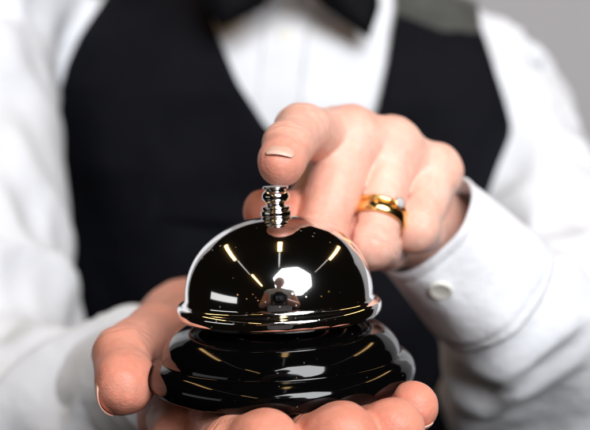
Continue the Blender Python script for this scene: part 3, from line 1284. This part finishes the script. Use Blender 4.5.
sd = u_ * math.cos(math.radians(32)) + v_ * math.sin(math.radians(32))
if sd[0] < 0 or (u_ * math.cos(math.radians(32)) - v_ * math.sin(math.radians(32)))[0] > sd[0]:
    sd = u_ * math.cos(math.radians(32)) - v_ * math.sin(math.radians(32))
gc = c2 + sd * (rf2 + 1.5)
gp = [(0.01, -1.5), (1.95, .2), (2.0, .45), (1.25, 1.05), (.01, 1.08)]
V, F = revolve(gp, 12, org=gc, axis=sd)
mesh_obj('stone', V, F, M['gem'], rg, smooth=False)
V, F = revolve([(.6, -1.4), (1.3, -.5), (2.2, .1), (2.25, .45), (1.95, .5)], 24, org=gc, axis=sd)
mesh_obj('setting', V, F, M['gold'], rg)

# ================================================================== THE STUDIO SIDE (seen only in the chrome)
def facing(c, target=A(0, 0, 40)):
    n = target - c
    return n / np.linalg.norm(n)


def polygon_panel(c, n, r, k, mat, name, parent, sx=1., rot=0., depth=0.):
    a, u, v = frame_from(n, (0, 0, 1))
    V = [c + u * r * sx * math.cos(2 * math.pi * i / k + rot) + v * r * math.sin(2 * math.pi * i / k + rot) for i in range(k)]
    F = [tuple(range(k))]
    return mesh_obj(name, V, F, mat, parent, smooth=False)


def ray_dir(az, el):
    """direction seen from the bell: az to image right from the camera side, el upward (degrees)"""
    a_, e_ = math.radians(az), math.radians(el)
    return A(math.sin(a_) * math.cos(e_), -math.cos(a_) * math.cos(e_), math.sin(e_))


OCT = dict(az=19.0, el=32.0, d=1950., r=800.)
oc = A(0, 0, 40) + ray_dir(OCT['az'], OCT['el']) * OCT['d']
soft = empty('softbox', 'large octagonal softbox glowing white behind the photographer', 'softbox')
M['oct'] = mat_emit('softbox front', (.97, .985, 1), 15.)
polygon_panel(oc, facing(oc), OCT['r'], 8, M['oct'], 'diffuser', soft, rot=math.pi / 8)
nrm = facing(oc)
V, F = revolve([(OCT['r'] + 12, 30), (OCT['r'] + 12, 0), (OCT['r'] + 2, -12), (OCT['r'] * .55, -330), (60, -430), (0.01, -430)], 8, org=oc, axis=nrm, hint=(0, 0, 1))
a8, u8, v8 = frame_from(nrm, (0, 0, 1))
V, F = [], []
for (r, h) in [(OCT['r'] + 14, 25), (OCT['r'] + 14, -4), (OCT['r'] * .55, -330), (60, -430)]:
    for i in range(8):
        t = 2 * math.pi * i / 8 + math.pi / 8
        V.append(oc + u8 * r * math.cos(t) + v8 * r * math.sin(t) + nrm * h)
for j in range(3):
    for i in range(8):
        k_ = (i + 1) % 8
        F.append((j * 8 + i, j * 8 + k_, (j + 1) * 8 + k_, (j + 1) * 8 + i))
F.append(tuple(range(24, 32)))
mesh_obj('shell', V, F, M['lamp_metal'], soft, smooth=False)

# ceiling strip lamps, three rows running away behind the photographer
STRIPS = []   # filled below: (start, end)
M['strip'] = mat_emit('warm lamp tube', (1.0, .60, .22), 9.)


def strip_lamp(a, b_, w=60.):
    e = empty('ceiling_lamp', 'warm tube lamp hanging in a row under the dark ceiling', 'lamp')
    e['group'] = 'tube lamps in rows under the ceiling'
    V, F = revolve([(.01, 0), (w / 2, 0), (w / 2, np.linalg.norm(b_ - a)), (.01, np.linalg.norm(b_ - a))], 10, org=a, axis=b_ - a)
    mesh_obj('tube', V, F, M['strip'], e, smooth=False)
    V, F = box_mesh((a + b_) / 2 + A(0, 0, w), (w * 1.2, abs(b_[1] - a[1]), w * .5))
    mesh_obj('housing', V, F, M['lamp_metal'], e, smooth=False)


CEIL = 1900.
for x, y0, y1 in ((-1450, -1750, -3700), (-1650, 1500, -150), (0, 300, -260), (1950, 1900, 150)):
    strip_lamp(A(x, y1, CEIL), A(x, y0, CEIL), 100.)
M['track'] = mat_emit('dim lamp track', (1, .9, .8), .8)
for x, y0, y1 in ((0, -330, -1300), (1850, 80, -1300), (-1550, -230, -1680)):
    V, F = box_mesh((x, (y0 + y1) / 2, CEIL), (28, abs(y1 - y0), 20))
    tag(mesh_obj('lamp_track', V, F, M['track'], smooth=False), 'thin faintly glowing rail in line with the tube lamps', 'rail', 'rails between the tube lamps')

M['far'] = mat_emit('warm dot glow', (1, .5, .2), .9)
for az, el, d, r in ((-50, 9, 3600, 60), (-38, 5, 4200, 55), (-31, 12, 4600, 50), (-24, 4, 4300, 60), (-27, 8, 5000, 45), (52, 6, 4200, 50), (63, 10, 3900, 45)):  # added glowing spheres standing for warm dots of room clutter in the chrome
    V, F = revolve([(.01, -r), (r * .7, -r * .7), (r, 0), (r * .7, r * .7), (.01, r)], 12, org=A(0, 0, 40) + ray_dir(az, el) * d)
    tag(mesh_obj('warm_dot', V, F, M['far']), 'small added glowing sphere, a dim warm dot far back in the dark room', 'glowing sphere', 'added warm dots far back in the room')

# pale window low on the left
M['win'] = mat_emit('daylit window', (.95, .97, 1.0), .6)
wc = A(0, 0, 40) + ray_dir(-69, 1.6) * 2600
wnd = empty('window', 'pale daylit window on the dark far side of the room', 'window')
wn = facing(wc)
a_, u_, v_ = frame_from(wn, (0, 0, 1))
V = [wc + u_ * s1 * 175 + v_ * s2 * 900 for s1, s2 in ((-1, -1), (1, -1), (1, 1), (-1, 1))]
mesh_obj('pane', V, [(0, 1, 2, 3)], M['win'], wnd, smooth=False)
V, F = [], []
for k_, (s1, s2, hx, hy) in enumerate(((-1, 0, 20, 940), (1, 0, 20, 940), (0, -1, 175, 20), (0, 1, 175, 20))):
    cc = wc + u_ * s1 * 195 + v_ * s2 * 920
    b0 = len(V)
    for q1 in (-1, 1):
        for q2 in (-1, 1):
            for q3 in (-1, 1):
                V.append(cc + u_ * q1 * hx + v_ * q2 * hy + wn * q3 * 25)
    F += [tuple(b0 + i for i in q) for q in [(0, 1, 3, 2), (4, 6, 7, 5), (0, 4, 5, 1), (2, 3, 7, 6), (0, 2, 6, 4), (1, 5, 7, 3)]]
mesh_obj('frame', V, F, M['lamp_metal'], wnd, smooth=False)

# photographer with a camera, right behind the lens
pf = Field(A(-380, -1100, -460), A(400, -400, 600), 9.0)
C0 = A(15, -690, 200)
pf.add(cone(C0 + A(0, 0, -480), C0 + A(0, 0, -60), 150, 165, flat=((0, 1, 0), .62)), 0)
pf.add(cone(C0 + A(-140, 0, 20), C0 + A(140, 0, 20), 62, 62), 50)
pf.add(cone(C0 + A(0, 0, 60), C0 + A(0, 30, 150), 55, 52), 20)
pf.add(ball(C0 + A(0, 25, 232), (78, 96, 112)), 15)
pf.add(cone(C0 + A(0, 115, 238), C0 + A(0, 128, 212), 9, 13), 8)
for s in (-1, 1):
    pf.add(ball(C0 + A(78 * s, 20, 232), (10, 20, 32)), 5)
    el = C0 + A(215 * s, 90, -190)
    pf.add(cone(C0 + A(165 * s, 0, 15), el, 52, 42), 15)
    pf.add(cone(el, A(4.8 + 62 * s, -465, 62), 42, 30), 10)
    for k_ in range(4):
        pf.add(cone(A(4.8 + 66 * s, -462, 90 - 20 * k_), A(4.8 + 68 * s - 26 * s, -428, 90 - 20 * k_), 10, 8.5), 3)
v, f = pf.mesh()
n0 = len(v)
photog = mesh_obj('person', v, f, M['skin'], attrs=dict(red=np.zeros(n0), lines=np.zeros(n0), wrinkle=np.zeros(n0), warm=np.full(n0, .5)))
tag(photog, 'person in a grey blue t-shirt holding a black camera in front of the softbox', 'person')
tf = Field(A(-380, -1100, -460), A(400, -400, 400), 9.0)
tf.add(cone(C0 + A(0, 0, -480), C0 + A(0, 0, -60), 158, 173, flat=((0, 1, 0), .64)), 0)
tf.add(cone(C0 + A(-140, 0, 20), C0 + A(140, 0, 20), 70, 70), 50)
for s in (-1, 1):
    el = C0 + A(215 * s, 90, -190)
    tf.add(cone(C0 + A(165 * s, 0, 15), C0 + A(165 * s, 0, 15) * .4 + el * .6, 62, 58), 15)
v, f = tf.mesh()
mesh_obj('t_shirt', v, f, M['tshirt'], photog)
hf = Field(C0 + A(-110, -110, 150), C0 + A(110, 170, 370), 6.0)
hf.add(ball(C0 + A(0, 10, 250), (84, 100, 106)), 0)
hf.add(ball(C0 + A(0, 110, 200), (80, 80, 110)), 8, carve=True)
hf.add(ball(C0 + A(0, 30, 130), (120, 120, 70)), 8, carve=True)
v, f = hf.mesh()
mesh_obj('hair', v, f, M['grey_hair'], photog)
cam_o = empty('camera', 'black stills camera with a large lens held by the photographer', 'camera')
V, F = box_mesh((4.8, -455, 76), (150, 60, 120))
bmo = mesh_obj('camera_body', V, F, M['black_plastic'], cam_o, smooth=False)
bv = bmo.modifiers.new('bevel', 'BEVEL'); bv.width = .012; bv.segments = 3
V, F = box_mesh((4.8, -452, 146), (66, 50, 34))
bmo = mesh_obj('viewfinder', V, F, M['black_plastic'], cam_o, smooth=False)
bv = bmo.modifiers.new('bevel', 'BEVEL'); bv.width = .008; bv.segments = 3
V, F = revolve([(44, 0), (48, 2), (48, 28), (54, 33), (56, 50), (52, 52), (48, 48), (45, 44)], 60, org=A(4.8, -424, 88) - A(0, 0, 0), axis=A(0, 1, -.09))
mesh_obj('lens_barrel', V, F, M['black_plastic'], cam_o)
V, F = revolve([(46, 36), (34, 41), (16, 44.5), (.01, 45)], 60, org=A(4.8, -424, 88), axis=A(0, 1, -.09))
mesh_obj('front_glass', V, F, M['lens_glass'], cam_o)

# ================================================================== camera, world, output
cd = bpy.data.cameras.new('Camera')
cam = bpy.data.objects.new('Camera', cd)
COL.objects.link(cam)
cam.location = Vector(CAM * MM)
cam.rotation_euler = (math.radians(90) - PITCH, 0, 0)
cd.sensor_width = 36
cd.lens = 36 * FPX / 590
cd.clip_start = .01
cd.clip_end = 60
cd.dof.use_dof = True
cd.dof.focus_distance = .326
cd.dof.aperture_fstop = 9.5
cd.dof.aperture_blades = 9
SC.camera = cam

w = bpy.data.worlds.new('World')
SC.world = w
w.use_nodes = True
bg = w.node_tree.nodes['Background']
bg.inputs[0].default_value = (1.0, .78, .58, 1)
bg.inputs[1].default_value = .004

SC.view_settings.view_transform = 'Standard'
SC.view_settings.look = 'None'
SC.view_settings.exposure = 0
SC.view_settings.gamma = 1
SC.cycles.max_bounces = 10
SC.cycles.glossy_bounces = 6
SC.cycles.use_denoising = True
SC.cycles.sample_clamp_indirect = 6
